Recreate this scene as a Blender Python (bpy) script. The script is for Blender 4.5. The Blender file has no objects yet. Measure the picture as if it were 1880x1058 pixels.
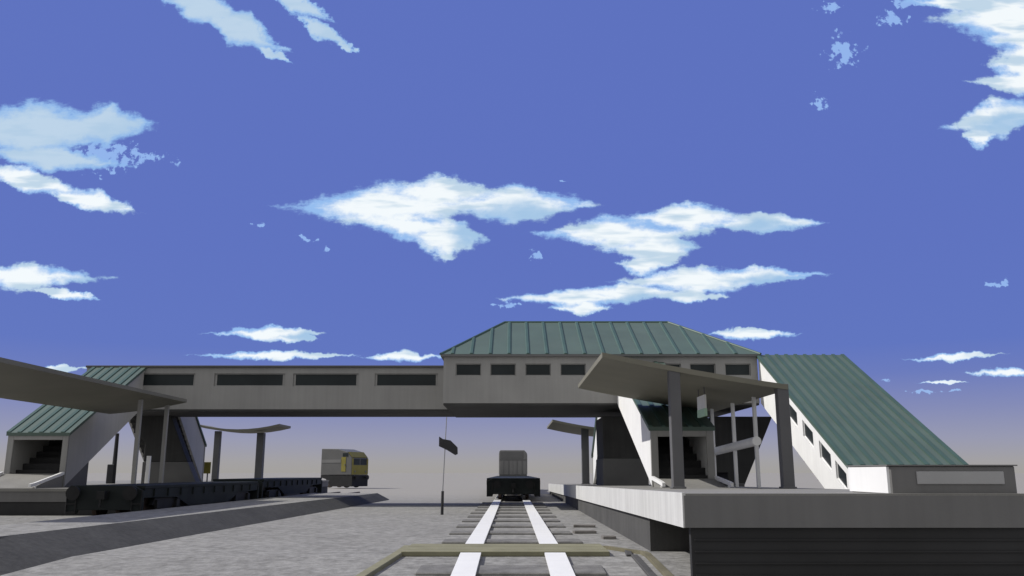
import bpy, math, random
random.seed(7)
S = bpy.context.scene
COL = S.collection
V = math.radians

# ------------------------------------------------------------------ materials
def nt(mat):
    mat.use_nodes = True
    n = mat.node_tree; n.nodes.clear()
    return n, n.nodes, n.links

def mat(name, base, rough=0.75, var=0.18, scale=3.0, bump=0.0, bscale=40.0, spec=0.3, metal=0.0,
        streak=0.0, grain=0.0, gscale=60.0, tint=None):
    """Principled material; the colour wanders by `var` in broad patches, by `grain` in fine specks, and
    by `streak` in vertical weather streaks."""
    m = bpy.data.materials.new(name)
    t, N, L = nt(m)
    out = N.new('ShaderNodeOutputMaterial'); b = N.new('ShaderNodeBsdfPrincipled')
    L.new(b.outputs[0], out.inputs[0])
    b.inputs['Roughness'].default_value = rough
    b.inputs['Metallic'].default_value = metal
    b.inputs['Specular IOR Level'].default_value = spec
    tc = N.new('ShaderNodeTexCoord')
    def noise(sc, det, vec=None):
        n = N.new('ShaderNodeTexNoise'); n.inputs['Scale'].default_value = sc; n.inputs['Detail'].default_value = det
        L.new(vec or tc.outputs['Object'], n.inputs['Vector']); return n.outputs['Fac']
    def mulcol(col, fac, lo, hi, a=0.3, z=0.7):
        r = N.new('ShaderNodeMapRange'); r.inputs[1].default_value = a; r.inputs[2].default_value = z
        r.inputs[3].default_value = lo; r.inputs[4].default_value = hi
        L.new(fac, r.inputs[0])
        x = N.new('ShaderNodeVectorMath'); x.operation = 'SCALE'
        L.new(col, x.inputs[0]); L.new(r.outputs[0], x.inputs['Scale']); return x.outputs[0]
    rgb = N.new('ShaderNodeRGB'); rgb.outputs[0].default_value = (*base, 1); col = rgb.outputs[0]
    if tint:
        mx = N.new('ShaderNodeMix'); mx.data_type = 'RGBA'
        L.new(noise(scale * .7, 3), mx.inputs[0]); L.new(col, mx.inputs[6]); mx.inputs[7].default_value = (*tint, 1)
        col = mx.outputs[2]
    if var: col = mulcol(col, noise(scale, 4), 1 - var, 1 + var)
    if grain: col = mulcol(col, noise(gscale, 3), 1 - grain, 1 + grain)
    if streak:
        mp = N.new('ShaderNodeMapping'); mp.inputs['Scale'].default_value = (3, 3, .12)
        L.new(tc.outputs['Object'], mp.inputs[0])
        col = mulcol(col, noise(2.2, 5, mp.outputs[0]), 1 - streak, 1 + streak * .4, .35, .65)
    L.new(col, b.inputs['Base Color'])
    if bump:
        bp = N.new('ShaderNodeBump'); bp.inputs['Strength'].default_value = bump; bp.inputs['Distance'].default_value = .02
        L.new(noise(bscale, 4), bp.inputs['Height']); L.new(bp.outputs[0], b.inputs['Normal'])
    return m

M = {}
M['concrete'] = mat('grey_concrete', (.30,.297,.287), .85, .08, .5, .12, 25, streak=.05, grain=.05)
M['pale_side'] = mat('pale_painted_side', (.42,.415,.405), .75, .06, .6, streak=.05)
M['platform_top'] = mat('platform_paving', (.22,.215,.20), .85, .12, .9, .2, 30, grain=.08, gscale=25)
M['platform_face'] = mat('platform_grey_face', (.165,.163,.161), .85, .08, .5, .1, 20, streak=.05)
M['white_paint'] = mat('white_painted_steel', (.80,.80,.79), .55, .03, 1.2, streak=.03)
M['white_edge'] = mat('white_platform_edge', (.56,.56,.55), .7, .08, 1.0, .1, 30, streak=.1, grain=.05)
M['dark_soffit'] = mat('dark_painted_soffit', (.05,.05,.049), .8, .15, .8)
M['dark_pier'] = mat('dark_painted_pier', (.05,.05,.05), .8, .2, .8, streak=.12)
M['plinth'] = mat('pier_plinth_concrete', (.13,.13,.13), .85, .12, 1.0)
M['dark_wall'] = mat('dark_platform_wall', (.075,.074,.072), .85, .18, .8, .25, 12, streak=.1)
M['black_wall_and_shade'] = mat('black_wall_and_stair_shade', (.030,.030,.031), .7, .2, .7, .15, 14)  # black walls; on the stair steps it stands in for interior shade
M['roof_green'] = mat('green_sheet_metal_roof', (.084,.132,.110), .55, .10, .6, tint=(.096,.126,.108))
M['roof_seam'] = mat('dark_green_seam', (.058,.104,.086), .5, .1, 1.0)
M['canopy'] = mat('canopy_painted_sheet', (.19,.181,.146), .7, .10, .5, tint=(.168,.164,.128))
M['post'] = mat('canopy_post_steel', (.11,.11,.115), .6, .1, 1.0)
M['lightpost'] = mat('pale_grey_steel', (.66,.66,.66), .6, .08, 1.0)
M['rail'] = mat('pale_painted_rail', (.78,.78,.77), .5, .03, 2.0, grain=.03)
M['sleeper'] = mat('weathered_sleeper', (.155,.152,.146), .9, .3, 3.0, .3, 30, grain=.2)
M['timber'] = mat('olive_crossing_timber', (.205,.197,.130), .85, .12, 2.0, .2, 30, grain=.10)
M['brown_timber'] = mat('brown_timber', (.15,.138,.092), .9, .2, 2.0, .2, 30, grain=.15)
M['ballast_shadow'] = mat('dark_ballast_shadow_mark', (.17,.16,.15), .9, .3, 3.0)  # dark tone standing in for shadow marks on the ballast
M['wagon'] = mat('dark_teal_wagon', (.008,.013,.0145), .7, .3, 1.5, tint=(.013,.016,.0155))
M['wagon_black'] = mat('black_running_gear', (.012,.012,.013), .6, .3, 3.0)
M['rusty'] = mat('rusty_wheel_steel', (.045,.030,.024), .6, .3, 4.0)
M['container'] = mat('grey_container_paint', (.215,.213,.21), .6, .08, .8, streak=.08)
M['container_dark'] = mat('darker_grey_container_trim', (.15,.15,.15), .6, .08, .8)
M['loco_grey'] = mat('locomotive_grey_paint', (.105,.105,.105), .5, .08, .8)
M['yellow'] = mat('yellow_warning_paint', (.20,.175,.035), .5, .1, 1.5)
M['glass'] = mat('dark_window_glass', (.020,.026,.028), .35, .3, .5, spec=.2)
M['signal'] = mat('dark_signal_paint', (.030,.030,.034), .6, .15, 3.0)
M['pole'] = mat('thin_grey_pole', (.26,.26,.28), .6, .1, 3.0)
M['sign_white'] = mat('white_enamel_sign', (.78,.78,.77), .45, .03, 2.0)
M['sign_green'] = mat('pale_green_sign_band', (.42,.62,.47), .45, .03, 2.0)
M['panel'] = mat('pale_notice_panel', (.36,.36,.36), .6, .05, 1.5)
M['seamdark'] = mat('dark_trim', (.10,.10,.10), .7, .1, 1.0)
M['asphalt'] = mat('dark_asphalt', (.048,.048,.047), .9, .16, .9, .3, 30, grain=.22, gscale=9)

# gravel: speckled pale ballast, turning beige far off to paint in the hazy fade
def gravel():
    m = bpy.data.materials.new('pale_gravel')
    t, N, L = nt(m)
    out = N.new('ShaderNodeOutputMaterial'); b = N.new('ShaderNodeBsdfPrincipled'); L.new(b.outputs[0], out.inputs[0])
    b.inputs['Roughness'].default_value = .95; b.inputs['Specular IOR Level'].default_value = .15
    g = N.new('ShaderNodeNewGeometry')
    def noise(sc, det, r=.6):
        n = N.new('ShaderNodeTexNoise'); n.inputs['Scale'].default_value = sc; n.inputs['Detail'].default_value = det
        n.inputs['Roughness'].default_value = r
        L.new(g.outputs['Position'], n.inputs['Vector']); return n
    n1 = noise(4.5, 5, .75); n2 = noise(.35, 3)
    r1 = N.new('ShaderNodeValToRGB'); L.new(n1.outputs['Fac'], r1.inputs[0])
    r1.color_ramp.elements[0].position = .30; r1.color_ramp.elements[0].color = (.140,.138,.132,1)
    r1.color_ramp.elements[1].position = .70; r1.color_ramp.elements[1].color = (.330,.326,.314,1)
    mr = N.new('ShaderNodeMapRange'); L.new(n2.outputs['Fac'], mr.inputs[0]); mr.inputs[1].default_value = .3; mr.inputs[2].default_value = .7
    mr.inputs[3].default_value = .92; mr.inputs[4].default_value = 1.08
    sc = N.new('ShaderNodeVectorMath'); sc.operation = 'SCALE'; L.new(r1.outputs[0], sc.inputs[0]); L.new(mr.outputs[0], sc.inputs['Scale'])
    # far ground takes the horizon's beige: the hazy fade is put into the colour
    sx = N.new('ShaderNodeSeparateXYZ'); L.new(g.outputs['Position'], sx.inputs[0])
    mr2 = N.new('ShaderNodeMapRange'); L.new(sx.outputs[1], mr2.inputs[0])
    mr2.inputs[1].default_value = 38; mr2.inputs[2].default_value = 62
    nn = noise(.2, 4); ad = N.new('ShaderNodeMath'); ad.operation = 'MULTIPLY_ADD'
    L.new(nn.outputs['Fac'], ad.inputs[0]); ad.inputs[1].default_value = .5; ad.inputs[2].default_value = -.25
    ad2 = N.new('ShaderNodeMath'); ad2.use_clamp = True; L.new(mr2.outputs[0], ad2.inputs[0]); L.new(ad.outputs[0], ad2.inputs[1])
    mx = N.new('ShaderNodeMix'); mx.data_type = 'RGBA'; L.new(ad2.outputs[0], mx.inputs[0]); L.new(sc.outputs[0], mx.inputs[6])
    mx.inputs[7].default_value = (.292,.280,.258,1)
    L.new(mx.outputs[2], b.inputs['Base Color'])
    bp = N.new('ShaderNodeBump'); bp.inputs['Strength'].default_value = .35; bp.inputs['Distance'].default_value = .03
    n3 = noise(14, 4); L.new(n3.outputs['Fac'], bp.inputs['Height']); L.new(bp.outputs[0], b.inputs['Normal'])
    return m
M['gravel'] = gravel()

# ------------------------------------------------------------------ mesh helpers
class MB:
    def __init__(s): s.v = []; s.f = []; s.mi = []; s.m = 0
    def quad(s, *pts):
        i = len(s.v); s.v += [tuple(p) for p in pts]; s.f.append(tuple(range(i, i + len(pts)))); s.mi.append(s.m)
        return s
    def box(s, x0, x1, y0, y1, z0, z1):
        return s.hexa([(x0,y0,z0),(x1,y0,z0),(x1,y1,z0),(x0,y1,z0)], [(x0,y0,z1),(x1,y0,z1),(x1,y1,z1),(x0,y1,z1)])
    def hexa(s, lo, hi):
        i = len(s.v); n = len(lo); s.v += [tuple(p) for p in lo] + [tuple(p) for p in hi]
        s.f.append(tuple(i + k for k in reversed(range(n)))); s.f.append(tuple(i + n + k for k in range(n)))
        for k in range(n):
            j = (k + 1) % n; s.f.append((i + k, i + j, i + n + j, i + n + k))
        s.mi += [s.m] * (n + 2); return s
    def prism_x(s, yz, x0, x1):      # outline in the YZ plane
        return s.hexa([(x0, y, z) for y, z in yz], [(x1, y, z) for y, z in yz])
    def prism_y(s, xz, y0, y1):      # outline in the XZ plane
        return s.hexa([(x, y0, z) for x, z in xz], [(x, y1, z) for x, z in xz])
    def prism_z(s, xy, z0, z1):
        return s.hexa([(x, y, z0) for x, y in xy], [(x, y, z1) for x, y in xy])
    def tube(s, p, q, r0, r1=None, n=12):
        r1 = r0 if r1 is None else r1
        d = [q[i] - p[i] for i in range(3)]; l = math.sqrt(sum(c * c for c in d)); d = [c / l for c in d]
        a = (0, 0, 1) if abs(d[2]) < .9 else (1, 0, 0)
        u = (d[1]*a[2]-d[2]*a[1], d[2]*a[0]-d[0]*a[2], d[0]*a[1]-d[1]*a[0]); l = math.sqrt(sum(c*c for c in u)); u = [c/l for c in u]
        w = (d[1]*u[2]-d[2]*u[1], d[2]*u[0]-d[0]*u[2], d[0]*u[1]-d[1]*u[0])
        ring = lambda c, r: [tuple(c[i] + r * (math.cos(t) * u[i] + math.sin(t) * w[i]) for i in range(3)) for t in [2 * math.pi * k / n for k in range(n)]]
        return s.hexa(ring(p, r0), ring(q, r1))
    def beam(s, p, q, w, h):         # rectangular bar from p to q, w wide (horizontal), h tall
        dx, dy = q[0] - p[0], q[1] - p[1]; l = math.hypot(dx, dy) or 1; nx, ny = -dy / l * w / 2, dx / l * w / 2
        c = lambda a, sx, sz: (a[0] + nx * sx, a[1] + ny * sx, a[2] + h / 2 * sz)
        return s.hexa([c(p,-1,-1), c(p,1,-1), c(p,1,1), c(p,-1,1)], [c(q,-1,-1), c(q,1,-1), c(q,1,1), c(q,-1,1)])
    def build(s, name, mats, parent=None, bevel=0.0, smooth=False):
        o0 = Vector((0, 0, 0))
        r = parent
        while r is not None:
            o0 += Vector(r.location); r = r.parent
        me = bpy.data.meshes.new(name)
        me.from_pydata([tuple(Vector(p) - o0) for p in s.v], [], s.f)
        mats = mats if isinstance(mats, (list, tuple)) else [mats]
        for k in mats: me.materials.append(M[k])
        for p, i in zip(me.polygons, s.mi): p.material_index = min(i, len(mats) - 1); p.use_smooth = smooth
        bm = bmesh.new(); bm.from_mesh(me); bmesh.ops.recalc_face_normals(bm, faces=bm.faces); bm.to_mesh(me); bm.free()
        o = bpy.data.objects.new(name, me); COL.objects.link(o)
        if parent: o.parent = parent
        if bevel:
            b = o.modifiers.new('edge_round', 'BEVEL'); b.width = bevel; b.segments = 1; b.limit_method = 'ANGLE'; b.angle_limit = V(40)
        return o
import bmesh
from mathutils import Vector

def tag(o, label=None, cat=None, group=None, kind=None):
    if label: o['label'] = label
    if cat: o['category'] = cat
    if group: o['group'] = group
    if kind: o['kind'] = kind
    return o
def thing(name, label, cat, loc, group=None):
    o = bpy.data.objects.new(name, None); COL.objects.link(o); o.location = loc
    o.empty_display_size = .3
    return tag(o, label, cat, group)
def lone(name, mb, mats, label, cat, loc, group=None, bevel=0.0):
    """a thing that is one mesh, its origin at its base"""
    mb.v = [tuple(Vector(p) - Vector(loc)) for p in mb.v]
    o = mb.build(name, mats, None, bevel); o.location = loc
    return tag(o, label, cat, group)
def copy_tree(o, parent=None):
    c = o.copy(); COL.objects.link(c)
    if parent: c.parent = parent
    for ch in list(o.children): copy_tree(ch, c)
    return c
def lerp(a, b, t): return a + (b - a) * t
CLOUDS = [(-0.1522, 0.3177, 0.1121, 0.0266, -0.0), (-0.0905, 0.3366, 0.0637, 0.0212, -0.0), (0.0033, 0.3212, 0.0902, 0.0217, -0.0), (-0.0808, 0.2796, 0.0437, 0.0248, -0.0), (-0.1296, 0.2962, 0.0631, 0.0166, -0.14), (0.126, 0.2851, 0.0829, 0.0193, -0.0), (0.2163, 0.3031, 0.0765, 0.0181, -0.0), (0.3058, 0.2976, 0.0698, 0.0118, -0.0), (0.175, 0.2666, 0.0495, 0.0247, -0.0), (0.1612, 0.2462, 0.0316, 0.0122, -0.0), (0.2227, 0.226, 0.0852, 0.0162, -0.0), (0.3017, 0.2327, 0.0669, 0.0094, -0.0), (0.212, 0.2059, 0.0359, 0.008, -0.0), (0.0782, 0.2039, 0.0769, 0.0107, -0.0), (0.1371, 0.2106, 0.062, 0.0114, -0.0), (0.0859, 0.192, 0.0325, 0.008, -0.0), (-0.5984, 0.3535, 0.0706, 0.0142, -0.262), (-0.5182, 0.3268, 0.0568, 0.0119, -0.227), (-0.5869, 0.2307, 0.0918, 0.0148, -0.0), (-0.5386, 0.2093, 0.0405, 0.006, -0.157), (-0.2876, 0.1617, 0.0614, 0.0072, -0.0), (-0.2614, 0.1552, 0.031, 0.0065, -0.0), (-0.2796, 0.1357, 0.0868, 0.0052, -0.0), (-0.1253, 0.1338, 0.0418, 0.0058, -0.0), (-0.5317, 0.119, 0.0307, 0.0045, -0.0), (0.2844, 0.1611, 0.0517, 0.0065, -0.0), (0.5236, 0.1331, 0.054, 0.0052, 0.07), (0.5825, 0.1151, 0.0448, 0.0051, -0.0), (0.5076, 0.1036, 0.0255, 0.0019, -0.0), (0.6491, 0.5713, 0.0912, 0.0404, -0.0), (0.5816, 0.5953, 0.0705, 0.0101, -0.0), (0.6549, 0.5066, 0.0416, 0.0455, -0.0), (0.6451, 0.4842, 0.0586, 0.0134, -0.0), (0.6117, 0.4362, 0.0615, 0.0235, 0.209), (0.5816, 0.4122, 0.0218, 0.016, -0.0)]
DULL = [(-0.4051, 0.5922, 0.0669, 0.0218, -0.384), (-0.35, 0.5583, 0.0595, 0.02, -0.489), (-0.3059, 0.5232, 0.0264, 0.0068, -0.524), (-0.2783, 0.5922, 0.0458, 0.0125, -0.436), (-0.2434, 0.5537, 0.0406, 0.0107, -0.611), (-0.2145, 0.5323, 0.0167, 0.0046, -0.524), (-0.5995, 0.4195, 0.1192, 0.0336, -0.0), (-0.5083, 0.4267, 0.0559, 0.0249, -0.0), (-0.5747, 0.382, 0.0879, 0.0158, -0.105)]
SHADES = [(0.0133, 0.31, 0.0866, 0.0209, -0.0), (-0.0464, 0.2872, 0.0464, 0.0277, -0.0), (0.3054, 0.292, 0.073, 0.0125, -0.0), (0.2315, 0.2735, 0.0562, 0.0192, -0.0), (0.3079, 0.2267, 0.0655, 0.0108, -0.0), (0.1564, 0.2013, 0.0587, 0.0093, -0.0), (-0.2454, 0.1565, 0.0387, 0.0078, -0.0), (-0.4913, 0.226, 0.059, 0.0148, -0.0), (0.6211, 0.4289, 0.0614, 0.022, 0.209), (-0.4828, 0.4107, 0.0748, 0.0291, -0.0)]
WISPS = [(0.4229, 0.5255, 0.0278, 0.0259, -0.0), (0.389, 0.4546, 0.0151, 0.0126, -0.0), (0.4119, 0.5891, 0.0197, 0.0109, -0.0), (0.4856, 0.5713, 0.0239, 0.0124, -0.0), (0.5038, 0.5922, 0.0317, 0.007, -0.0), (-0.5041, 0.3855, 0.0812, 0.0245, -0.07), (-0.2516, 0.279, 0.0185, 0.0055, -0.262), (-0.2246, 0.2666, 0.0106, 0.0041, -0.349), (0.0297, 0.2564, 0.0132, 0.0095, -0.524), (0.5793, 0.222, 0.0223, 0.0054, 0.262), (0.4778, 0.0928, 0.0255, 0.0025, -0.0), (0.5147, 0.0928, 0.014, 0.0025, -0.0), (-0.3057, 0.2962, 0.0159, 0.0042, -0.0), (-0.0065, 0.196, 0.0195, 0.0053, -0.0), (0.0672, 0.3514, 0.0067, 0.0021, -0.0), (0.4409, 0.1068, 0.0166, 0.0026, -0.0)]

# ------------------------------------------------------------------ levels
def gz(y):                # ground: level beyond y=15, falling gently towards the camera
    return -.075 - .045 * max(0, min(16.0 - y, 11))
def tz(y):                # rail-top level, same fall
    return -.045 * max(0, 16.0 - y)
def pz(y):                # east platform paving, falling slightly northwards
    return 1.09 - .0094 * (y - 13.3)
PL = .85                  # west platform paving

# ------------------------------------------------------------------ ground
g = MB()
XS = [-3000, -60, 60, 3000]; YS = [-200, 5, 16.0, 120, 3500]
for i in range(3):
    for j in range(4):
        g.quad(*[(x, y, gz(y)) for x, y in ((XS[i],YS[j]),(XS[i+1],YS[j]),(XS[i+1],YS[j+1]),(XS[i],YS[j+1]))])
tag(g.build('ground', 'gravel'), 'pale speckled gravel yard with a painted beige fade towards the horizon', None, None, 'structure')
# low raised bed between the open yard and the siding: dark bank on the yard side, gravel on top
p = MB()
bx = lambda y: -7.85 + .0332 * (y - 13.4)
tx = lambda y: -9.05 + .0497 * (y - 15.4)
BED = .30
ysb = [6, 16, 26, 36, 48.3]
for a, c in zip(ysb, ysb[1:]):
    p.m = 0; p.quad((tx(a),a,BED),(tx(c),c,BED),(-10.95,c,BED),(-10.95,a,BED))
    p.m = 1; p.quad((bx(a),a,gz(a)-.05),(bx(c),c,gz(c)-.05),(tx(c),c,BED),(tx(a),a,BED))
    p.quad((-11.1,a,gz(a)-.05),(-10.95,a,BED),(-10.95,c,BED),(-11.1,c,gz(c)-.05))
c = ysb[-1]
p.m = 1; p.quad((bx(c),c,gz(c)-.05),(bx(c)-.1,c+1.6,gz(c)-.05),(-11.1,c+1.6,gz(c)-.05),(-11.1,c,gz(c)-.05),(-10.95,c,BED),(tx(c),c,BED)) if 0 else None
p.quad((bx(c),c,gz(c)-.05),(bx(c)-.2,c+1.6,gz(c)-.05),(tx(c),c,BED)); p.quad((tx(c),c,BED),(bx(c)-.2,c+1.6,gz(c)-.05),(-11.1,c+1.6,gz(c)-.05),(-10.95,c,BED)); p.quad((-10.95,c,BED),(-11.1,c+1.6,gz(c)-.05),(-11.1,c,gz(c)-.05))
a = 6; p.quad((bx(a),a,gz(a)-.05),(tx(a),a,BED),(-10.95,a,BED),(-11.1,a,gz(a)-.05))
tag(p.build('embankment', ['gravel', 'asphalt']), 'low raised bed with dark bank beside the siding', None, None, 'structure')

# ------------------------------------------------------------------ the middle track
def rail(xc, y0, y1, label, cat='rail'):
    m = MB(); w = .185
    prof = lambda y: [(xc-.12, y, tz(y)-.12), (xc+.12, y, tz(y)-.12), (xc+.12, y, tz(y)-.09), (xc+.05, y, tz(y)-.075),
                      (xc+.05, y, tz(y)-.05), (xc+w, y, tz(y)-.035), (xc+w, y, tz(y)), (xc-w, y, tz(y)), (xc-w, y, tz(y)-.035),
                      (xc-.05, y, tz(y)-.05), (xc-.05, y, tz(y)-.075), (xc-.12, y, tz(y)-.09)]
    m.hexa(prof(y0), prof(y1))
    return lone('rail', m, 'rail', label, cat, (xc, y0, tz(y0)-.12), 'white rails of the middle track')
rail(-.76, 17.73, 80, 'long white rail on the signal side, from the olive crossing to the dark wagon')
rail(.745, 17.73, 80, 'long white rail on the white platform side, from the olive crossing to the dark wagon')
rail(-.74, 5, 15.97, 'short white rail nearest the viewer on the signal side of the olive crossing')
rail(.77, 5, 15.97, 'short white rail nearest the viewer on the black platform side of the olive crossing')

m = MB(); m.box(-1.5, 1.5, -.4, .4, -.02, .045)
sl = lone('sleeper', m, 'sleeper', 'dark weathered sleeper across the white rails in front of the olive crossing', 'sleeper', (0, 0, 0),
          'sleepers in front of the crossing', .02)
ys = [14.3, 12.5] + [19.2 + 2.7 * k for k in range(10)]
for k, y in enumerate(ys):
    o = sl if k == 0 else copy_tree(sl)
    o.location = (random.uniform(-.04,.04), y, gz(y) + .0); o.rotation_euler = (math.atan(.045) if y < 16 else 0, 0, V(random.uniform(-.6,.6)))
    if k > 1:
        o['label'] = 'dark weathered sleeper across the white rails between the olive crossing and the wagon'; o['group'] = 'sleepers beyond the crossing'

m = MB()
for k in range(5):
    a = 16.0 + k * .342
    m.box(-2.0, 1.76, a, a + .337, -.07, .014 + .003 * (k % 2))
lone('crossing_deck', m, 'timber', 'olive timber crossing deck laid flat across both white rails', 'crossing', (0, 15, -.12), None, .008)
for xa, ya, xb, yb, lab in ((-2.06,17.6,-2.47,11.5,'brown edge timber running from the crossing towards the open gravel'),):
    m = MB(); w = .085
    m.hexa([(xa-w,ya,gz(ya)-.05),(xa+w,ya,gz(ya)-.05),(xa+w,ya,gz(ya)+.07),(xa-w,ya,gz(ya)+.07)],
           [(xa-w,16.0,gz(16.0)-.05),(xa+w,16.0,gz(16.0)-.05),(xa+w,16.0,gz(16.0)+.07),(xa-w,16.0,gz(16.0)+.07)])
    m.hexa([(xa-w,15.998,gz(16.0)-.05),(xa+w,15.998,gz(16.0)-.05),(xa+w,15.998,gz(16.0)+.07),(xa-w,15.998,gz(16.0)+.07)],
           [(xb-w,yb,gz(yb)-.05),(xb+w,yb,gz(yb)-.05),(xb+w,yb,gz(yb)+.07),(xb-w,yb,gz(yb)+.07)])
    lone('edge_timber', m, 'timber', lab, 'edge timber', (xa, ya, -.12), None, .01)
m = MB()
pl = [(1.84,17.62),(2.42,16.4),(2.44,16.0),(2.36,11.0)]
for (xa, a), (xb, b) in zip(pl, pl[1:]):
    m.hexa([(xa-.055,a,gz(a)-.05),(xa+.055,a,gz(a)-.05),(xa+.055,a,gz(a)+.06),(xa-.055,a,gz(a)+.06)], [(xb-.055,b,gz(b)-.05),(xb+.055,b,gz(b)-.05),(xb+.055,b,gz(b)+.06),(xb-.055,b,gz(b)+.06)])
lone('edge_timber', m, 'brown_timber', 'bent brown edge timber from the crossing to the foot of the white edged platform', 'edge timber', (1.84, 17.62, -.075), None)
m = MB()
for (a, b) in ((16.9,16.0),(15.998,11)):
    m.hexa([(2.14,a,gz(a)-.05),(2.26,a,gz(a)-.05),(2.26,a,gz(a)+.04),(2.14,a,gz(a)+.04)], [(2.06,b,gz(b)-.05),(2.18,b,gz(b)-.05),(2.18,b,gz(b)+.04),(2.06,b,gz(b)+.04)])
lone('cable_trough', m, 'dark_wall', 'dark narrow cable trough beside the brown edge timber', 'cable trough', (2.15, 16, -.12), None, .01)
for x, y, l, a in ((1.8,22.0,.55,8),(2.0,24.4,.6,-6),(2.2,20.2,.3,4)):  # low dark blocks added to stand for shadow marks in the ballast
    m = MB(); c, s_ = math.cos(V(a)), math.sin(V(a))
    q = [(x + c*i*l/2 - s_*j*.15, y + s_*i*l/2 + c*j*.15) for i, j in ((-1,-1),(1,-1),(1,1),(-1,1))]
    m.prism_z(q, gz(y)-.01, gz(y)+.07)
    lone('shadow_mark', m, 'ballast_shadow', 'dark reddish shadow mark on the ballast beside the platform side rail', 'shadow mark', (x, y, gz(y)), 'shadow marks on the ballast', .01)

# ------------------------------------------------------------------ platforms
t = thing('platform', 'low station platform with white edge and black end wall beside the middle track', 'platform', (5, 13.3, -.12))
XR = 7.78
def slab(x0, x1, y0, y1, th, dz=0.0):
    m = MB(); m.prism_x([(y0, pz(y0)-th), (y0, pz(y0)+dz), (y1, pz(y1)+dz), (y1, pz(y1)-th)], x0, x1); return m
slab(2.631, XR, 13.3, 62, .12).build('paving', 'platform_top', t)
m = MB(); m.prism_x([(13.302, pz(13.3)-.5), (13.302, pz(13.3)-.121), (62, pz(62)-.121), (62, pz(62)-.5)], 2.631, XR)
m.box(2.60, XR-.05, 13.27, 13.3, pz(13.3)-.498, pz(13.3)-.03)
m.build('deck', 'platform_face', t)
slab(2.58, 2.63, 13.3, 62, .5, .012).build('edge_coping', 'white_edge', t)
m = MB(); m.box(2.66, 2.9, 17.05, 62, -.2, .62); m.box(2.9, XR-.1, 17.05, 17.25, -.2, .58)
m.build('side_wall', 'dark_wall', t)
m = MB(); m.box(2.70, XR, 13.36, 13.5, -.75, pz(13.3)-.501); m.box(XR-.15, XR, 13.5, 62, -.75, pz(62)-.505)
for k in range(1, 7): m.box(2.75, XR-.05, 13.33, 13.36, -.62 + k*.17, -.60 + k*.17)
m.build('end_wall', 'black_wall_and_shade', t)

t = thing('platform_parapet', 'low grey parapet block with a pale blank panel on the platform end', 'parapet', (6.8, 14.2, 1.08))
m = MB(); m.box(5.855, 7.79, 13.5, 15.1, 1.04, 1.50); m.build('block', 'platform_face', t, .015)
m = MB(); m.box(5.81, 5.854, 13.53, 15.07, 1.09, 1.49); m.build('white_face', 'white_paint', t)
m = MB(); m.box(6.25, 7.60, 13.475, 13.499, 1.225, 1.42); m.build('panel', 'panel', t, .008)
m = MB(); m.box(5.80, 7.82, 13.47, 15.13, 1.501, 1.52); m.build('cap', 'platform_face', t)

t = thing('platform', 'dim grey platform behind the long dark siding wagons, with a black base', 'platform', (-18, 31, -.12))
m = MB(); m.box(-28, -13.82, 31, 66, PL-.1, PL); m.build('paving', 'platform_top', t)
m = MB(); m.box(-28, -13.86, 31.05, 66, PL-.46, PL-.101); m.build('deck', 'platform_face', t)
m = MB(); m.box(-28, -13.9, 31.1, 66, -.2, PL-.461); m.build('base_wall', 'black_wall_and_shade', t)

# ------------------------------------------------------------------ wall with window openings (a bilinear panel)
def panel_wall(P, wins, off):
    """P(t, s, d) -> point; wins = [(t0,t1,s0,s1)] openings sharing s0,s1; off = wall thickness.  Returns MB."""
    m = MB()
    def piece(t0, t1, s0, s1):
        m.hexa([P(t0,s0,0), P(t1,s0,0), P(t1,s1,0), P(t0,s1,0)], [P(t0,s0,off), P(t1,s0,off), P(t1,s1,off), P(t0,s1,off)])
    if not wins: piece(0, 1, 0, 1); return m
    s0, s1 = wins[0][2], wins[0][3]
    piece(0, 1, 0, s0); piece(0, 1, s1, 1)
    ts = [0] + [x for w in sorted(wins) for x in w[:2]] + [1]
    for a, b in zip(ts[::2], ts[1::2]): piece(a, b, s0, s1)
    return m
def window(P, w, depth, frame, parent, framemat='concrete', bars=0):
    t0, t1, s0, s1 = w; dt, ds = (t1 - t0) * .035, (s1 - s0) * .07
    m = MB()
    def piece(a, b, c, d, d0, d1): m.hexa([P(a,c,d0), P(b,c,d0), P(b,d,d0), P(a,d,d0)], [P(a,c,d1), P(b,c,d1), P(b,d,d1), P(a,d,d1)])
    e = .0004
    piece(t0+e, t1-e, s0+e*5, s0+ds, depth*.45, depth*.8); piece(t0+e, t1-e, s1-ds, s1-e*5, depth*.45, depth*.8)
    piece(t0+e, t0+dt, s0+ds, s1-ds, depth*.45, depth*.8); piece(t1-dt, t1-e, s0+ds, s1-ds, depth*.45, depth*.8)
    for k in range(bars):
        c = lerp(t0, t1, (k + 1) / (bars + 1)); piece(c - dt*.35, c + dt*.35, s0+ds, s1-ds, depth*.5, depth*.75)
    f = m.build('window', framemat, parent)
    m = MB(); piece2 = m.hexa([P(t0+dt,s0+ds,depth*.6), P(t1-dt,s0+ds,depth*.6), P(t1-dt,s1-ds,depth*.6), P(t0+dt,s1-ds,depth*.6)],
                              [P(t0+dt,s0+ds,depth*.7), P(t1-dt,s0+ds,depth*.7), P(t1-dt,s1-ds,depth*.7), P(t0+dt,s1-ds,depth*.7)])
    m.build('pane', 'glass', f)

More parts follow.
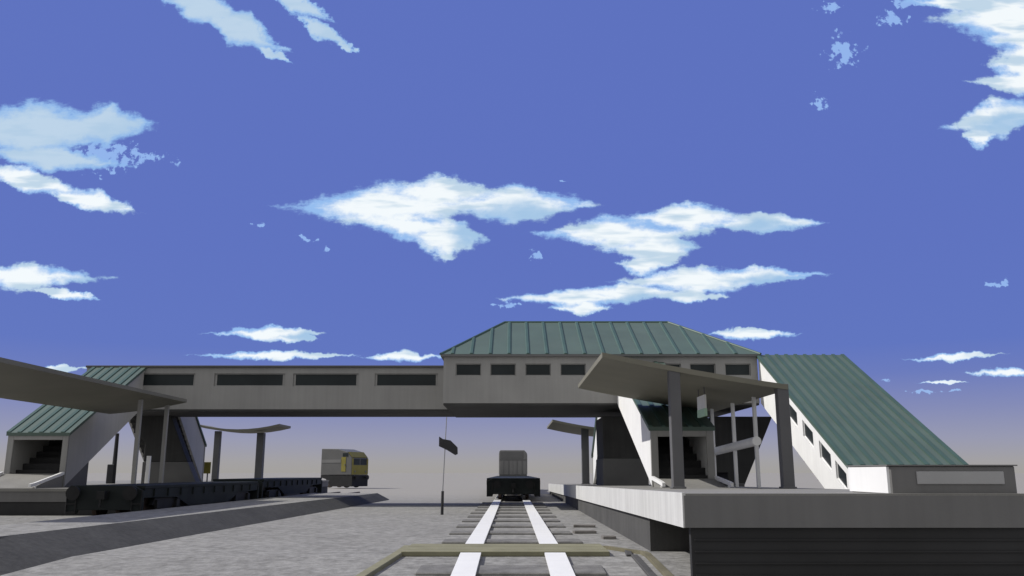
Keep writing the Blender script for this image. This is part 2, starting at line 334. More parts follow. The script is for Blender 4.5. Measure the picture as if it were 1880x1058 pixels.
# ------------------------------------------------------------------ footbridge
BZ0, BZ1 = 4.27, 6.2
fb = thing('footbridge', 'long grey footbridge over the tracks with strip windows and green hipped roof', 'footbridge', (-3, 40, -.12))
LX0, LX1, LY0, LY1 = -19.9, -2.9, 39.8, 44.0
RX0, RX1, RY0, RY1 = -2.9, 10.4, 36.0, 44.3
def front(x0, x1, y, z0, z1): return lambda t, s, d: (lerp(x0, x1, t), y + d, lerp(z0, z1, s))
P = front(LX0, LX1, LY0, BZ0, BZ1); W = LX1 - LX0
px2x = lambda px, d: (px - 940) * d / 1600
wl = []
for a, b in ((258,358),(393,523),(538,658),(688,804)):
    wl.append(((px2x(a, LY0*1.0224) - LX0) / W, (px2x(b, LY0*1.0224) - LX0) / W, .555, .86))
panel_wall(P, wl, .16).build('wall', 'concrete', fb)
for w in wl: window(P, w, .16, .03, fb, 'concrete', 0)
m = MB(); m.box(LX0, LX1, LY1-.16, LY1, BZ0, BZ1); m.box(LX0, LX0+.16, LY0+.16, LY1-.16, BZ0, BZ1); m.build('wall', 'concrete', fb)
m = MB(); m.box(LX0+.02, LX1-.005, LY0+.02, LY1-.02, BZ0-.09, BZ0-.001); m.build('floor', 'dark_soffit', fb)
m = MB(); m.box(LX0-.02, LX1-.005, LY0-.10, LY1+.1, BZ1+.001, BZ1+.10); m.build('flat_roof', 'seamdark', fb, .01)

P = front(RX0, RX1, RY0, BZ0-.02, BZ1); W = RX1 - RX0
wr = []
for a in (834, 899, 965, 1031, 1144, 1210, 1275, 1341):
    wr.append(((px2x(a, RY0) - RX0) / W, (px2x(a + 48, RY0) - RX0) / W, .595, .855))
panel_wall(P, wr, .16).build('wall', 'concrete', fb)
for w in wr: window(P, w, .16, .03, fb, 'concrete', 0)
m = MB(); m.box(RX0, RX1, RY1-.16, RY1, BZ0-.02, BZ1); m.box(RX0, RX0+.16, RY0+.16, RY1-.16, BZ0-.02, BZ1); m.box(RX1-.16, RX1, RY0+.16, RY1-.16, BZ0-.02, BZ1)
m.build('wall', 'concrete', fb)
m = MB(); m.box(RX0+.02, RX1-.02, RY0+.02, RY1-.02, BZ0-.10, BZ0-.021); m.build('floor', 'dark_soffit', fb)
# hipped roof with standing seams
ex0, ex1, ey0, ey1, ez = RX0-.12, RX1+.12, RY0-.16, RY1+.16, BZ1+.1
rx0, rx1, ry, rz = -.35, 7.45, 40.15, 8.42
m = MB(); m.box(ex0, ex1, ey0, ey1, BZ1+.001, ez); m.build('eaves', 'container_dark', fb, .01)
m = MB()
A,B,C,D = (ex0,ey0,ez+.002),(ex1,ey0,ez+.002),(ex1,ey1,ez+.002),(ex0,ey1,ez+.002); R0,R1 = (rx0,ry,rz),(rx1,ry,rz)
m.quad(A,B,R1,R0); m.quad(C,D,R0,R1); m.quad(B,C,R1); m.quad(D,A,R0); m.quad(A,D,C,B)
rf = m.build('hip_roof', 'roof_green', fb)
m = MB()
def seam(p, q, w=.10, h=.055):
    m.hexa([(p[0]-w,p[1],p[2]-.02),(p[0]+w,p[1],p[2]-.02),(p[0]+w*.5,p[1],p[2]+h),(p[0]-w*.5,p[1],p[2]+h)],
           [(q[0]-w,q[1],q[2]-.02),(q[0]+w,q[1],q[2]-.02),(q[0]+w*.5,q[1],q[2]+h),(q[0]-w*.5,q[1],q[2]+h)])
x = ex0 + .5
while x < ex1 - .3:
    if x < rx0: f_ = (x - ex0) / (rx0 - ex0)
    elif x > rx1: f_ = (ex1 - x) / (ex1 - rx1)
    else: f_ = 1
    f_ = max(.02, f_ - .02)
    seam((x, ey0+.01, ez), (x, lerp(ey0, ry, f_), lerp(ez, rz, f_)))
    seam((x, ey1-.01, ez), (x, lerp(ey1, ry, f_), lerp(ez, rz, f_)))
    x += .80
m.build('roof_seams', 'roof_seam', rf)
m = MB()
for a, b in ((A,R0),(B,R1),(C,R1),(D,R0),(R0,R1)): m.tube(a, b, .06, n=8)
m.build('ridge_cap', 'roof_seam', rf)
# piers (flared dark walls under the bridge)
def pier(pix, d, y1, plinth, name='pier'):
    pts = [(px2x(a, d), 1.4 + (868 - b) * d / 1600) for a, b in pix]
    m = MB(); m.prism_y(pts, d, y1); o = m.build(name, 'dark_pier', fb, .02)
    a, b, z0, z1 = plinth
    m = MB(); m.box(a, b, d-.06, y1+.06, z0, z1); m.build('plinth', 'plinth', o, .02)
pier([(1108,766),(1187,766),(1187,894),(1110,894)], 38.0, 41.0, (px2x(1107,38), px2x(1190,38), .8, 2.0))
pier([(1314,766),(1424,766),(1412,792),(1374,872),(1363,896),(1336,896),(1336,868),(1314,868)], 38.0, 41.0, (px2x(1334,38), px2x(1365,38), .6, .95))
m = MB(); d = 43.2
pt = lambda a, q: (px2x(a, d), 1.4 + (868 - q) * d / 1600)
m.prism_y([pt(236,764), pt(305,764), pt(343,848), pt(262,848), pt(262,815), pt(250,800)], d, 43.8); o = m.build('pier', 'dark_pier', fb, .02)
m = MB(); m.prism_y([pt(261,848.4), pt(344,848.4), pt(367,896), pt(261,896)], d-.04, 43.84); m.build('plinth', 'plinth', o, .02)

# ------------------------------------------------------------------ covered stairs
def stairs(label, x0, x1, yt, yb, rt, rb, ft, fb_, left='white_paint', right='concrete', frame='concrete', wins=None, base=None, infill=None, ramp=None, seams=.42, close=False):
    sg = 1 if yb > yt else -1
    t = thing('covered_staircase', label, 'covered staircase', ((x0+x1)/2, yb, base))
    th = .12
    PX = lambda X, dirn: (lambda tt, s, d: (X + d * dirn, lerp(yt, yb, tt), lerp(lerp(ft, fb_, tt), lerp(rt, rb, tt), s)))
    PLf, PRt = PX(x0, 1), PX(x1, -1)
    panel_wall(PLf, wins or [], th).build('side_wall', left, t)
    panel_wall(PRt, wins or [], th).build('side_wall', right, t)
    for w in (wins or []):
        window(PLf, w, th, .03, t, left); window(PRt, w, th, .03, t, right)
    k = (rb - rt) / (yb - yt)
    yo = yb + sg * .14; zo = rb + k * sg * .14
    m = MB(); m.prism_x([(yt, rt+.01), (yt, rt+.13), (yo, zo+.13), (yo, zo+.01)], x0-.08, x1+.08)
    rf = m.build('roof', 'roof_green', t)
    m = MB(); x = x0 - .02; i = 0
    while x < x1 + .06:
        w = .07; m.prism_x([(yt, rt+.11), (yt, rt+.17), (yo - sg*.01, zo+.17), (yo - sg*.01, zo+.11)], x - w, x + w); x += seams
    m.build('roof_seams', 'roof_seam', rf)
    m = MB(); m.prism_x([(yt, ft), (yt, ft+.1), (yb, fb_+.1), (yb, fb_)], x0+th+.001, x1-th-.001); m.build('soffit', 'dark_soffit', t)
    n = 14; m = MB()
    for i in range(n):
        a, b = i / n, (i + 1) / n
        za = lerp(ft, fb_, a) + .12
        m.box(x0+th+.004, x1-th-.004, min(lerp(yt,yb,a),lerp(yt,yb,b)), max(lerp(yt,yb,a),lerp(yt,yb,b))-.002, lerp(ft,fb_,b)+.102, za + .03)
    m.build('steps', 'black_wall_and_shade', t)  # steps coloured black: the shade inside the stairs is put into the colour
    m = MB(); a, b = sorted((yb + sg*.001, yb + sg*.10)); top = rb - .001
    m.box(x0-.03, x0+.20, a, b, base, top); m.box(x1-.20, x1+.03, a, b, base, top); m.box(x0+.20, x1-.20, a, b, top-.22, top)
    m.build('portal_frame', frame, t, .012)
    if ramp:
        (rz_, ry_) = ramp
        m = MB(); m.prism_x([(yb - .001*0 - .101, base), (yb-.101, rz_), (ry_, base+.01), (ry_, base)], x0+.02, x1-.02); m.build('ramp', 'platform_top', t)
        for xx in (x0-.02, x1+.02):
            m = MB(); m.beam((xx, yb-.2, rz_+.02), (xx, ry_+.05, base+.14), .09, .11); m.beam((xx, ry_+.05, base+.14),(xx, ry_-.25, base+.10), .09, .11)
            m.tube((xx, ry_+.15, base), (xx, ry_+.15, base+.12), .025)
            m.build('handrail', 'white_paint', t)
    if infill:
        for a, q in ((x1-.10, x1-.02), (x0+.02, x0+.10)):
            m = MB(); m.prism_x(infill, a, q); m.build('infill_wall', 'plinth', t)
    return t
stairs('covered stairs with green roof and dark doorway under the sharp edged near canopy, white flank', 4.42, 6.36, 36.0, 27.5, 5.85, 2.74, BZ0-.02, .93,
       base=pz(27.5), ramp=(1.22, 25.6), right='white_paint')
stairs('large covered stairs with wide green roof and small windows along its white side', 10.45, 13.98, 36.0, 27.0, 6.16, 1.55, BZ0-.02, -.25,
       right='concrete', wins=[(.385,.495,.50,.82),(.555,.665,.50,.82),(.725,.835,.50,.82),(.875,.97,.50,.82)], base=-.12, seams=.40)
stairs('covered stairs descending behind the footbridge beside the short far canopy, white flank', 4.66, 6.4, 44.3, 50.0, 6.1, 2.3, BZ0-.02, .78,
       base=pz(50.2), right='white_paint')
stairs('covered stairs on the dim platform with green roof, dark doorway and grey side', -19.5, -17.2, 39.8, 33.6, 6.12, 2.86, BZ0, .87,
       left='pale_side', right='pale_side', base=PL, ramp=(1.36, 31.4), infill=[(33.7, PL), (35.4, PL), (35.4, 1.83), (33.7, .92)])
stairs('grey sided covered stairs descending behind the footbridge on the dim platform', -19.75, -17.0, 44.0, 47.9, 6.1, 2.9, BZ0, .9,
       left='pale_side', right='pale_side', base=PL)

# ------------------------------------------------------------------ canopies
def canopy(label, cs, y0, y1, posts, base, th=.13, fasc=.05):
    cx = sum(c[0] for c in cs) / len(cs)
    t = thing('platform_canopy', label, 'platform canopy', (cx, (y0+y1)/2, base))
    top = list(cs); bot = [(x, z - th) for x, z in reversed(cs)]
    m = MB(); n = len(cs)
    for (xa, za), (xb, zb) in zip(cs, cs[1:]):
        m.prism_y([(xa,za),(xb,zb),(xb,zb-th),(xa,za-th)], y0, y1)
    m.build('roof_sheet', 'canopy', t)
    for kind, x, y, w, z1 in posts:
        b0 = base if base == PL else pz(y)
        m = MB(); m.box(x-w/2, x+w/2, y-w/2, y+w/2, b0, z1)
        if w > .25: m.box(x-w*.62, x+w*.62, y-w*.62, y+w*.62, b0, b0+.05)
        m.build('post', kind, t, .012)
    return t
def bez(p, q, sag, n=8):
    return [(lerp(p[0], q[0], k/n), lerp(p[1], q[1], k/n) - sag * 4 * (k/n) * (1 - k/n)) for k in range(n + 1)]
t = canopy('broad olive grey canopy sloping over the platform end, nearest on two thick posts', bez((2.3,4.40),(6.98,3.58),.04), 21.6, 29.7,
       [('post',4.13,21.76,.28,4.00),('post',6.86,21.76,.28,3.60),('lightpost',6.80,24.1,.10,3.5),('lightpost',6.76,26.3,.10,3.5),('lightpost',6.70,28.8,.10,3.5)], pz(25))
m = MB(); m.tube((6.80,24.04,2.26),(6.72,29.5,2.06), .13, n=12); m.build('tie_beam', 'white_paint', t)
canopy('short far canopy beyond the footbridge beside the white stair flank', bez((2.35,4.42),(6.8,3.78),.10), 50, 58, [('post',4.3,51.0,.42,4.0)], pz(51))
canopy('long olive grey canopy reaching in over the dim platform past the grey sided stairs', bez((-16.78,3.92),(-13.6,4.40),.06), 20.5, 35.85,
       [('concrete',-14.25,32.9,.15,4.15),('concrete',-14.3,35.6,.15,4.15),('concrete',-16.3,24.5,.15,3.75)], PL)
canopy('far dipped canopy on two dark posts beyond the dim platform stairs', bez((-18.9,4.25),(-13.9,4.25),.32), 51.5, 54.2,
       [('post',-17.75,52.2,.34,3.85),('post',-15.2,52.4,.42,3.75)], PL)

# ------------------------------------------------------------------ small platform furniture
t = thing('hanging_sign', 'small white hanging sign with a pale green lower band under the broad canopy', 'sign', (5.3, 24, 2.9))
m = MB(); m.box(5.28, 5.33, 23.5, 24.45, 3.13, 3.50); m.build('board', 'sign_white', t)
m = MB(); m.box(5.27, 5.34, 23.5, 24.45, 2.92, 3.129); m.build('lower_band', 'sign_green', t)
for y in (23.6, 24.35): m = MB(); m.tube((5.305,y,3.5),(5.305,y,3.80),.015); m.build('hanger', 'post', t)

t = thing('lamp_post', 'dark slender lamp post with a thicker foot under the grey sided stairs', 'lamp post', (-20.55, 45, PL))
m = MB(); m.tube((-20.55,45,PL),(-20.55,45,3.4),.12,.09); m.build('column', 'signal', t)
m = MB(); m.box(-20.85,-20.5,44.85,45.15,PL,1.82); m.build('cabinet', 'signal', t, .02)
t = thing('information_board', 'slim white information board standing by the thin canopy post', 'notice board', (-14.0, 33.4, PL))
m = MB(); m.box(-14.09,-13.95,33.5,33.62,PL,2.03); m.build('board', 'sign_white', t, .01)
m = MB(); m.box(-14.13,-13.91,33.47,33.65,PL,.92); m.build('foot', 'post', t)
t = thing('warning_sign', 'little yellow warning sign by the dark posts of the dipped canopy', 'sign', (-17.0, 48.6, PL))
m = MB(); m.box(-17.2,-16.82,48.6,48.65,1.35,1.98); m.build('board', 'yellow', t, .01)
m = MB(); m.tube((-17.0,48.7,PL),(-17.0,48.7,1.9),.04); m.build('pole', 'post', t)

# ------------------------------------------------------------------ semaphore signal
t = thing('semaphore_signal', 'thin semaphore signal with drooping dark arm standing on the gravel', 'signal', (-2.5, 31.6, -.12))
m = MB(); m.tube((-2.5,31.6,.75),(-2.40,31.6,3.40),.020,.016,8); m.build('mast', 'pole', t)
m = MB(); m.tube((-2.51,31.6,-.12),(-2.5,31.6,.75),.055,.05,10); m.build('lower_post', 'signal', t)
arm = [(-2.66,2.69),(-2.52,2.60),(-2.24,2.55),(-1.98,2.30),(-1.97,2.06),(-2.06,2.02),(-2.36,2.20),(-2.66,2.34)]
m = MB(); m.prism_y(arm, 31.52, 31.56); m.build('arm', 'signal', t, .006)
m = MB(); m.tube((-2.42,31.56,2.45),(-2.42,31.64,2.45),.05); m.build('pivot', 'pole', t)

# ------------------------------------------------------------------ wagons
def bogie(t, xc, yc, half, z=0.0):
    m = MB()
    for sx in (-1, 1):
        m.prism_x([(yc-1.15,z+.42),(yc-.95,z+.62),(yc+.95,z+.62),(yc+1.15,z+.42),(yc+.5,z+.36),(yc+.35,z+.2),(yc-.35,z+.2),(yc-.5,z+.36)], xc+sx*(half-.22), xc+sx*(half-.10))
        for yy in (-.8, .8): m.box(min(xc+sx*(half-.1),xc+sx*(half-.02)), max(xc+sx*(half-.1),xc+sx*(half-.02)), yc+yy-.14, yc+yy+.14, z+.3, z+.56)
    m.box(xc-half+.2, xc+half-.2, yc-.25, yc+.25, z+.35, z+.60)
    b = m.build('bogie', 'wagon_black', t)
    for yy in (-.8, .8):
        m = MB()
        for sx in (-.74, .74): m.tube((xc+sx-.07,yc+yy,z+.405),(xc+sx+.07,yc+yy,z+.405),.40,n=20); m.tube((xc+sx+(.07 if sx<0 else -.09),yc+yy,z+.405),(xc+sx+(.09 if sx<0 else -.07),yc+yy,z+.405),.44,n=20)
        m.tube((xc-.7,yc+yy,z+.405),(xc+.7,yc+yy,z+.405),.08)
        m.build('wheelset', 'rusty', b)
def wagon(label, xc, y0, y1, half, deck=1.12, belly=.34, z=0.0):
    t = thing('flat_wagon', label, 'flat wagon', (xc, (y0+y1)/2, z), 'flat wagons')
    m = MB(); m.box(xc-half, xc+half, y0+.12, y1-.12, deck-.10, deck); m.build('deck', 'wagon', t, .012)
    m = MB()
    for sx in (-1, 1):          # fish-bellied side sills with posts
        X = sorted((xc+sx*(half-.02), xc+sx*(half-.16)))
        m.prism_x([(y0+.15,deck-.101),(y0+.15,deck-.36),(y0+2.7,deck-.40),(y0+3.9,belly),(y1-3.9,belly),(y1-2.7,deck-.40),(y1-.15,deck-.36),(y1-.15,deck-.101)], *X)
        yy = y0 + .8
        while yy < y1 - .5:
            a = sorted((xc+sx*(half-.02), xc+sx*(half+.03))); m.box(a[0], a[1], yy, yy+.09, deck-.34, deck-.11); yy += 1.1
    m.box(xc-.3, xc+.3, y0+.2, y1-.2, .55, deck-.101)
    m.build('frame', 'wagon', t)
    for yy, s in ((y0, -1), (y1, 1)):
        m = MB(); a, b = sorted((yy - s*.119, yy))
        c = .17
        m.prism_y([(xc-half,.18),(xc-half,deck-.16),(xc-half+.32,deck-.0),(xc+half-.32,deck-.0),(xc+half,deck-.16),(xc+half,.18),(xc+half-.3,.18),(xc+half-.34,.30),(xc-half+.34,.30),(xc-half+.3,.18)], a, b)
        e = m.build('headstock', 'wagon', t, .01)
        for sx in (-.85, .85):
            m = MB(); m.tube((xc+sx,yy,.80),(xc+sx,yy+s*.22,.80),.10); m.tube((xc+sx,yy+s*.22,.80),(xc+sx,yy+s*.27,.80),.21,n=18)
            m.build('buffer', 'wagon_black', e)
        m = MB(); m.box(xc-.12,xc+.12,min(yy,yy+s*.3),max(yy,yy+s*.3),.62,.86); m.tube((xc,yy+s*.24,.74),(xc,yy+s*.30,.40),.04); m.build('coupler', 'wagon_black', e)
        for sx in (-1, 1):
            m = MB()
            X = sorted((xc+sx*(half-.30), xc+sx*(half-.02)))
            m.box(X[0], X[1], min(yy+s*.01,yy+s*.06), max(yy+s*.01,yy+s*.06), .20, .26); m.box(X[0], X[1], min(yy+s*.01,yy+s*.06), max(yy+s*.01,yy+s*.06), .46, .50)
            for xx in X: m.tube((xx,yy+s*.04,.2),(xx,yy+s*.04,.9),.02,n=6)
            m.build('end_step', 'wagon_black', e)
        bogie(t, xc, yy - s*2.1, half)
    return t
wagon('dark teal flat wagon seen end on, first on the middle track', 0.075, 45.7, 58.9, 1.40)
wagon('dark teal flat wagon carrying the plain grey box on the middle track', 0.075, 59.5, 79.0, 1.40)
wagon('long dark flat wagon along the dim platform, nearest of the siding train', -12.25, 26.4, 38.4, 1.14, deck=1.02, belly=.30)
wagon('dark flat wagon between the nearest siding wagon and the yellow fronted locomotive', -12.25, 39.0, 51.2, 1.14, belly=.36)
# rails of the siding
for sx in (-.74, .74):
    m = MB(); m.box(-12.25+sx-.07, -12.25+sx+.07, 17, 66, -.13, 0)
    lone('rail', m, 'rusty', 'dull rail of the siding under the dark wagons, %s' % ('on the path side' if sx > 0 else 'on the dim platform side'), 'rail', (-12.25+sx, 17, -.12), 'siding rails')

t = thing('freight_container', 'plain grey freight container riding on the second middle track wagon', 'freight container', (.08, 75, 1.12))
cx0, cx1, cy0, cy1 = -1.06, 1.24, 72, 78
m = MB(); m.prism_y([(cx0,1.125),(cx1,1.125),(cx1,2.98),(cx1-.22,3.22),(cx0+.1,3.22),(cx0,3.12)], cy0, cy1)
for k in range(24):
    y = cy0 + .2 + k * .24; m.box(cx0-.03, cx0, y, y+.1, 1.25, 3.0); m.box(cx1, cx1+.03, y, y+.1, 1.25, 2.9)
m.build('body', 'container', t, .015)
m = MB(); m.box(cx0+.04, cx1-.04, cy0-.04, cy0-.001, 2.40, 2.50); m.box(cx0+.04, cx1-.04, cy0-.04, cy0-.001, 1.16, 1.24); m.build('end_rail', 'container_dark', t)
for a, b in ((cx0+.06,.07),(.11,cx1-.06)):
    m = MB(); m.box(a, b, cy0-.028, cy0-.001, 1.26, 2.38); d = m.build('door', 'container', t, .01)
    m = MB()
    for q in (.3, .7): m.tube((lerp(a,b,q), cy0-.05, 1.28), (lerp(a,b,q), cy0-.05, 2.36), .018, n=8)
    m.build('lock_bar', 'container_dark', d)
m = MB(); m.box(cx0+.06, cx1-.28, cy0-.02, cy0-.001, 2.52, 3.12); m.build('upper_panel', 'container_dark', t, .01)

# ------------------------------------------------------------------ shunting locomotive, at an angle on the far line
LB = Vector((-16.15, 84.0, 0)); hd = V(-26)
lt = thing('shunting_locomotive', 'short grey locomotive with yellow front and chamfered cab roof beyond the dark wagons', 'locomotive', (0, 0, 0))
Lh, Wd = 1.80, 1.32       # half length (x = forward), half width
m = MB(); m.prism_y([(-Lh,1.2),(Lh,1.2),(Lh,2.75),(Lh-.55,3.32),(.1,3.62),(-Lh,3.66)], -Wd, Wd); m.build('body', 'loco_grey', lt, .04)
m = MB(); m.box(-Lh+.1, .55, -Wd-.025, -Wd-.001, 2.32, 2.62); m.build('side_band', 'container_dark', lt)
m = MB(); m.box(Lh+.001, Lh+.05, -Wd+.05, Wd-.05, 1.22, 2.1); m.box(Lh+.001, Lh+.05, -Wd+.05, -Wd+.25, 2.1, 2.72); m.box(Lh+.001, Lh+.05, Wd-.25, Wd-.05, 2.1, 2.72); m.build('front_panel', 'yellow', lt)
m = MB(); m.box(.62, 1.12, -Wd-.03, -Wd-.001, 1.5, 2.85); d = m.build('door', 'yellow', lt)
m = MB(); m.box(1.0, 1.06, -Wd-.07, -Wd-.03, 2.05, 2.2); m.build('handle', 'container_dark', d)
m = MB(); m.box(.75, 1.35, -Wd-.03, -Wd-.001, 2.9, 3.22); m.build('window', 'glass', lt)
for a, b in ((-1.0,-.1),(.1,1.0)):
    m = MB(); m.box(Lh+.001, Lh+.03, a, b, 2.15, 2.68); m.build('windscreen', 'glass', lt)
k = math.atan2(-.57, .55)
m = MB(); m.hexa([(Lh-.03,-1.2,2.80),(Lh-.03,1.2,2.80),(Lh-.52,1.2,3.31),(Lh-.52,-1.2,3.31)], [(Lh+.02,-1.2,2.83),(Lh+.02,1.2,2.83),(Lh-.47,1.2,3.34),(Lh-.47,-1.2,3.34)]); m.build('roof_chamfer', 'yellow', lt)
m = MB(); m.prism_y([(-Lh,.95),(-Lh,1.19),(Lh+.06,1.19),(Lh+.06,.12),(-.6,.12),(-1.2,.80)], -Wd+.05, Wd-.05); m.build('underframe', 'wagon_black', lt)
for x in (-1.1, .9):
    m = MB()
    for sy in (-.75, .75): m.tube((x,sy-.07,.45),(x,sy+.07,.45),.45,n=20)
    m.tube((x,-.7,.45),(x,.7,.45),.08); m.build('wheelset', 'rusty', lt)
for sy in (-.85, .85):
    m = MB(); m.tube((Lh+.06,sy,.95),(Lh+.3,sy,.95),.10); m.tube((Lh+.3,sy,.95),(Lh+.35,sy,.95),.22,n=18); m.build('buffer', 'wagon_black', lt)
    m = MB(); m.tube((Lh+.05,sy,1.5),(Lh+.09,sy,1.5),.09,n=16); m.build('headlight', 'container_dark', lt)
lt.location = LB; lt.rotation_euler = (0, 0, hd)

# ------------------------------------------------------------------ sky
TH = math.atan(339 / 1565)
SUN_EL, SUN_AZ = V(41), V(-83)          # azimuth from +Y towards +X
wd = bpy.data.worlds.new('World'); S.world = wd
t, N, L = nt(wd)
out = N.new('ShaderNodeOutputWorld'); bg = N.new('ShaderNodeBackground'); L.new(bg.outputs[0], out.inputs[0])
bg.inputs[1].default_value = .1
def math_(op, a, b=None, c=None, clamp=False):
    n = N.new('ShaderNodeMath'); n.operation = op; n.use_clamp = clamp
    for i, x in enumerate((a, b, c)):
        if x is None: continue
        if isinstance(x, (int, float)): n.inputs[i].default_value = x
        else: L.new(x, n.inputs[i])
    return n.outputs[0]
def mixc(f, a, b):
    n = N.new('ShaderNodeMix'); n.data_type = 'RGBA'
    for i, x in ((0, f), (6, a), (7, b)):
        if isinstance(x, tuple): n.inputs[i].default_value = (*x, 1)
        elif isinstance(x, (int, float)): n.inputs[i].default_value = x
        else: L.new(x, n.inputs[i])
    return n.outputs[2]
def mrange(x, a, b, c=0.0, d=1.0, smooth=True):
    n = N.new('ShaderNodeMapRange'); n.interpolation_type = 'SMOOTHSTEP' if smooth else 'LINEAR'
    L.new(x, n.inputs[0])
    for i, q in enumerate((a, b, c, d)): n.inputs[i + 1].default_value = q
    return n.outputs[0]
tc = N.new('ShaderNodeTexCoord'); sep = N.new('ShaderNodeSeparateXYZ'); L.new(tc.outputs['Generated'], sep.inputs[0])
dx, dy, dz = sep.outputs
sky = N.new('ShaderNodeTexSky'); sky.sky_type = 'NISHITA'; sky.sun_disc = False
sky.sun_elevation = SUN_EL; sky.sun_rotation = SUN_AZ; sky.altitude = 200
hd_ = math_('SQRT', math_('ADD', math_('MULTIPLY', dx, dx), math_('MULTIPLY', dy, dy)))
el = math_('DIVIDE', dz, math_('MAXIMUM', hd_, .02))
ramp = N.new('ShaderNodeValToRGB'); L.new(math_('MULTIPLY', el, 4.0, None, True), ramp.inputs[0])
def lin(c): return tuple(((x/255+.055)/1.055)**2.4 if x > 10 else x/255/12.92 for x in c)
stops = [(0.0,(163,160,157)),(.012*4,(162,160,163)),(.035*4,(151,153,177)),(.067*4,(131,138,183)),(.105*4,(106,122,189)),(.137*4,(95,116,192)),(1.0,(94,114,192))]
cr = ramp.color_ramp
while len(cr.elements) < len(stops): cr.elements.new(.5)
for e, (p_, c) in zip(cr.elements, stops): e.position = p_; e.color = (*lin(c), 1)
skyc = ramp.outputs[0]
# cloud plane coordinates: tangent of azimuth and elevation looking north
dys = math_('MAXIMUM', dy, .05)
cv = N.new('ShaderNodeCombineXYZ'); L.new(math_('DIVIDE', dx, dys), cv.inputs[0]); L.new(math_('DIVIDE', dz, dys), cv.inputs[1])
uv = cv.outputs[0]
def noise(sc, det, rough=.6, stretch=(1, 1, 1)):
    mp = N.new('ShaderNodeMapping'); mp.inputs['Scale'].default_value = stretch; L.new(uv, mp.inputs[0])
    n = N.new('ShaderNodeTexNoise'); n.noise_dimensions = '2D'; n.inputs['Scale'].default_value = sc; n.inputs['Detail'].default_value = det; n.inputs['Roughness'].default_value = rough
    L.new(mp.outputs[0], n.inputs[0]); return n
# ragged edges: the coordinates are jittered by noise before the cloud outlines are looked up
wn = noise(40, 4, .6)
wv = N.new('ShaderNodeVectorMath'); wv.operation = 'SUBTRACT'; L.new(wn.outputs['Color'], wv.inputs[0]); wv.inputs[1].default_value = (.5,.5,.5)
ws = N.new('ShaderNodeVectorMath'); ws.operation = 'MULTIPLY'; L.new(wv.outputs[0], ws.inputs[0]); ws.inputs[1].default_value = (.040,.013,0)
wa = N.new('ShaderNodeVectorMath'); wa.operation = 'ADD'; L.new(uv, wa.inputs[0]); L.new(ws.outputs[0], wa.inputs[1])
uvj = wa.outputs[0]
def field(lst):
    acc = None
    for u, v, a, b, r in lst:
        mp = N.new('ShaderNodeMapping'); mp.vector_type = 'TEXTURE'
        mp.inputs['Location'].default_value = (u, v, 0); mp.inputs['Rotation'].default_value = (0, 0, r); mp.inputs['Scale'].default_value = (a, b, 1)
        L.new(uvj, mp.inputs[0])
        ab = N.new('ShaderNodeVectorMath'); ab.operation = 'ABSOLUTE'; L.new(mp.outputs[0], ab.inputs[0])
        le = N.new('ShaderNodeVectorMath'); le.operation = 'DOT_PRODUCT'; L.new(ab.outputs[0], le.inputs[0]); le.inputs[1].default_value = (.86, .80, 0)
        acc = le.outputs['Value'] if acc is None else math_('SMOOTH_MIN', acc, le.outputs['Value'], .25)
    return math_('SUBTRACT', 1.0, acc)
n1 = noise(75, 5, .7, (.55, 1.3, 1)); n2 = noise(11, 3, .5, (1, 4.5, 1)); n3 = noise(95, 3, .6)
fb_, fd_, fs_ = field(CLOUDS), field(DULL), field(SHADES)
rag = math_('MULTIPLY_ADD', n1.outputs['Fac'], .50, -.22)
f1 = math_('ADD', math_('MAXIMUM', fb_, fd_), rag)
f2 = math_('ADD', field(WISPS), math_('MULTIPLY_ADD', n3.outputs['Fac'], 2.6, -1.6))
front_ = mrange(dy, .1, .25)
m1 = math_('MULTIPLY', mrange(f1, -.08, .20), front_)
m2 = math_('MULTIPLY', math_('MULTIPLY', mrange(f2, .0, .35), .75), front_)
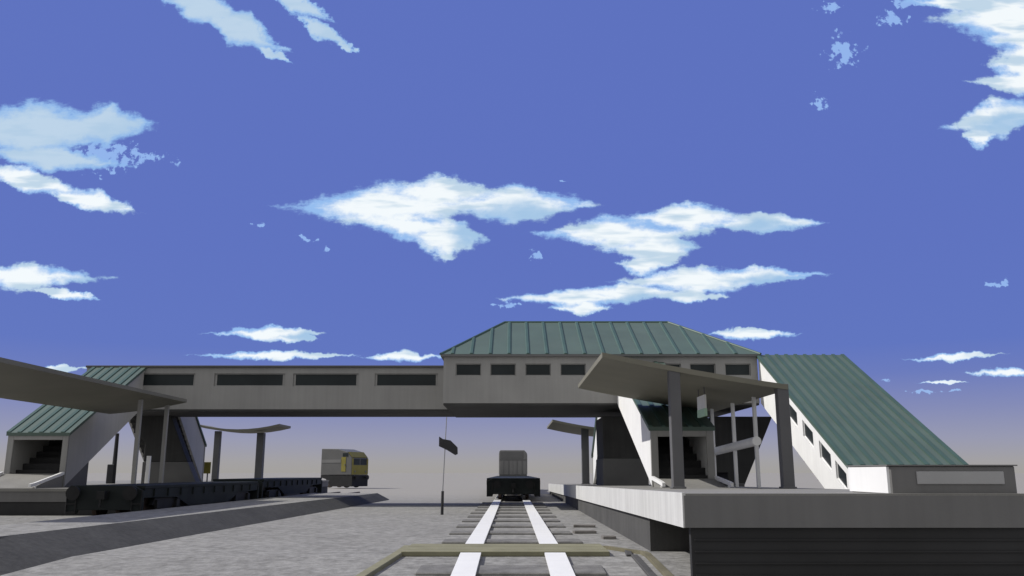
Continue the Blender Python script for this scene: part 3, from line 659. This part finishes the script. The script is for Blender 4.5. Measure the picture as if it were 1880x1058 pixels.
body = mixc(mrange(math_('ADD', f1, math_('MULTIPLY_ADD', n2.outputs['Fac'], 1.1, -.52)), .02, .58), lin((150,190,240)), lin((246,252,255)))
body = mixc(math_('MULTIPLY', mrange(n2.outputs['Fac'], .47, .66), .75), body, lin((172,202,226)))
body = mixc(math_('MULTIPLY', mrange(fs_, -.1, .75), .85), body, lin((160,196,230)))
body = mixc(math_('MULTIPLY', mrange(math_('SUBTRACT', fd_, fb_), -.1, .3), .85), body, mixc(mrange(f1, .05, .5), lin((140,183,236)), lin((178,205,230))))
# higher, the lit cloud is dimmer and greyer as in the photograph's upper left
skyc = mixc(m2, skyc, lin((160,198,250)))
skyc = mixc(m1, skyc, body)
# made-up overcast bank behind and overhead, unseen, added to neutralise the blue fill
south_fill = mrange(math_('SUBTRACT', math_('MULTIPLY', dz, .55), dy), -.02, .45)
skyc = mixc(math_('MULTIPLY', south_fill, .9), skyc, (.62,.61,.585))
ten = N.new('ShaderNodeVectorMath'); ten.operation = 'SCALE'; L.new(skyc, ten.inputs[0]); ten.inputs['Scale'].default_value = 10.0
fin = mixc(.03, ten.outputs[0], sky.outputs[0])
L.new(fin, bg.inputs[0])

sun = bpy.data.lights.new('sun', 'SUN'); sun.energy = 4.0; sun.angle = V(.5); sun.color = (1, .965, .91)
so = bpy.data.objects.new('sun', sun); COL.objects.link(so)
to_sun = Vector((math.sin(SUN_AZ)*math.cos(SUN_EL), math.cos(SUN_AZ)*math.cos(SUN_EL), math.sin(SUN_EL)))
so.rotation_euler = (-to_sun).to_track_quat('-Z', 'Y').to_euler(); so.location = (-60, 0, 60)

cam = bpy.data.cameras.new('camera'); cam.sensor_width = 36; cam.lens = 36 * 1565 / 1880; cam.clip_end = 6000; cam.clip_start = .05
co = bpy.data.objects.new('camera', cam); COL.objects.link(co); co.location = (0, 0, 1.4); co.rotation_euler = (math.pi/2 + TH, 0, 0)
S.camera = co
S.view_settings.view_transform = 'Standard'; S.view_settings.look = 'None'; S.view_settings.exposure = 0; S.view_settings.gamma = 1
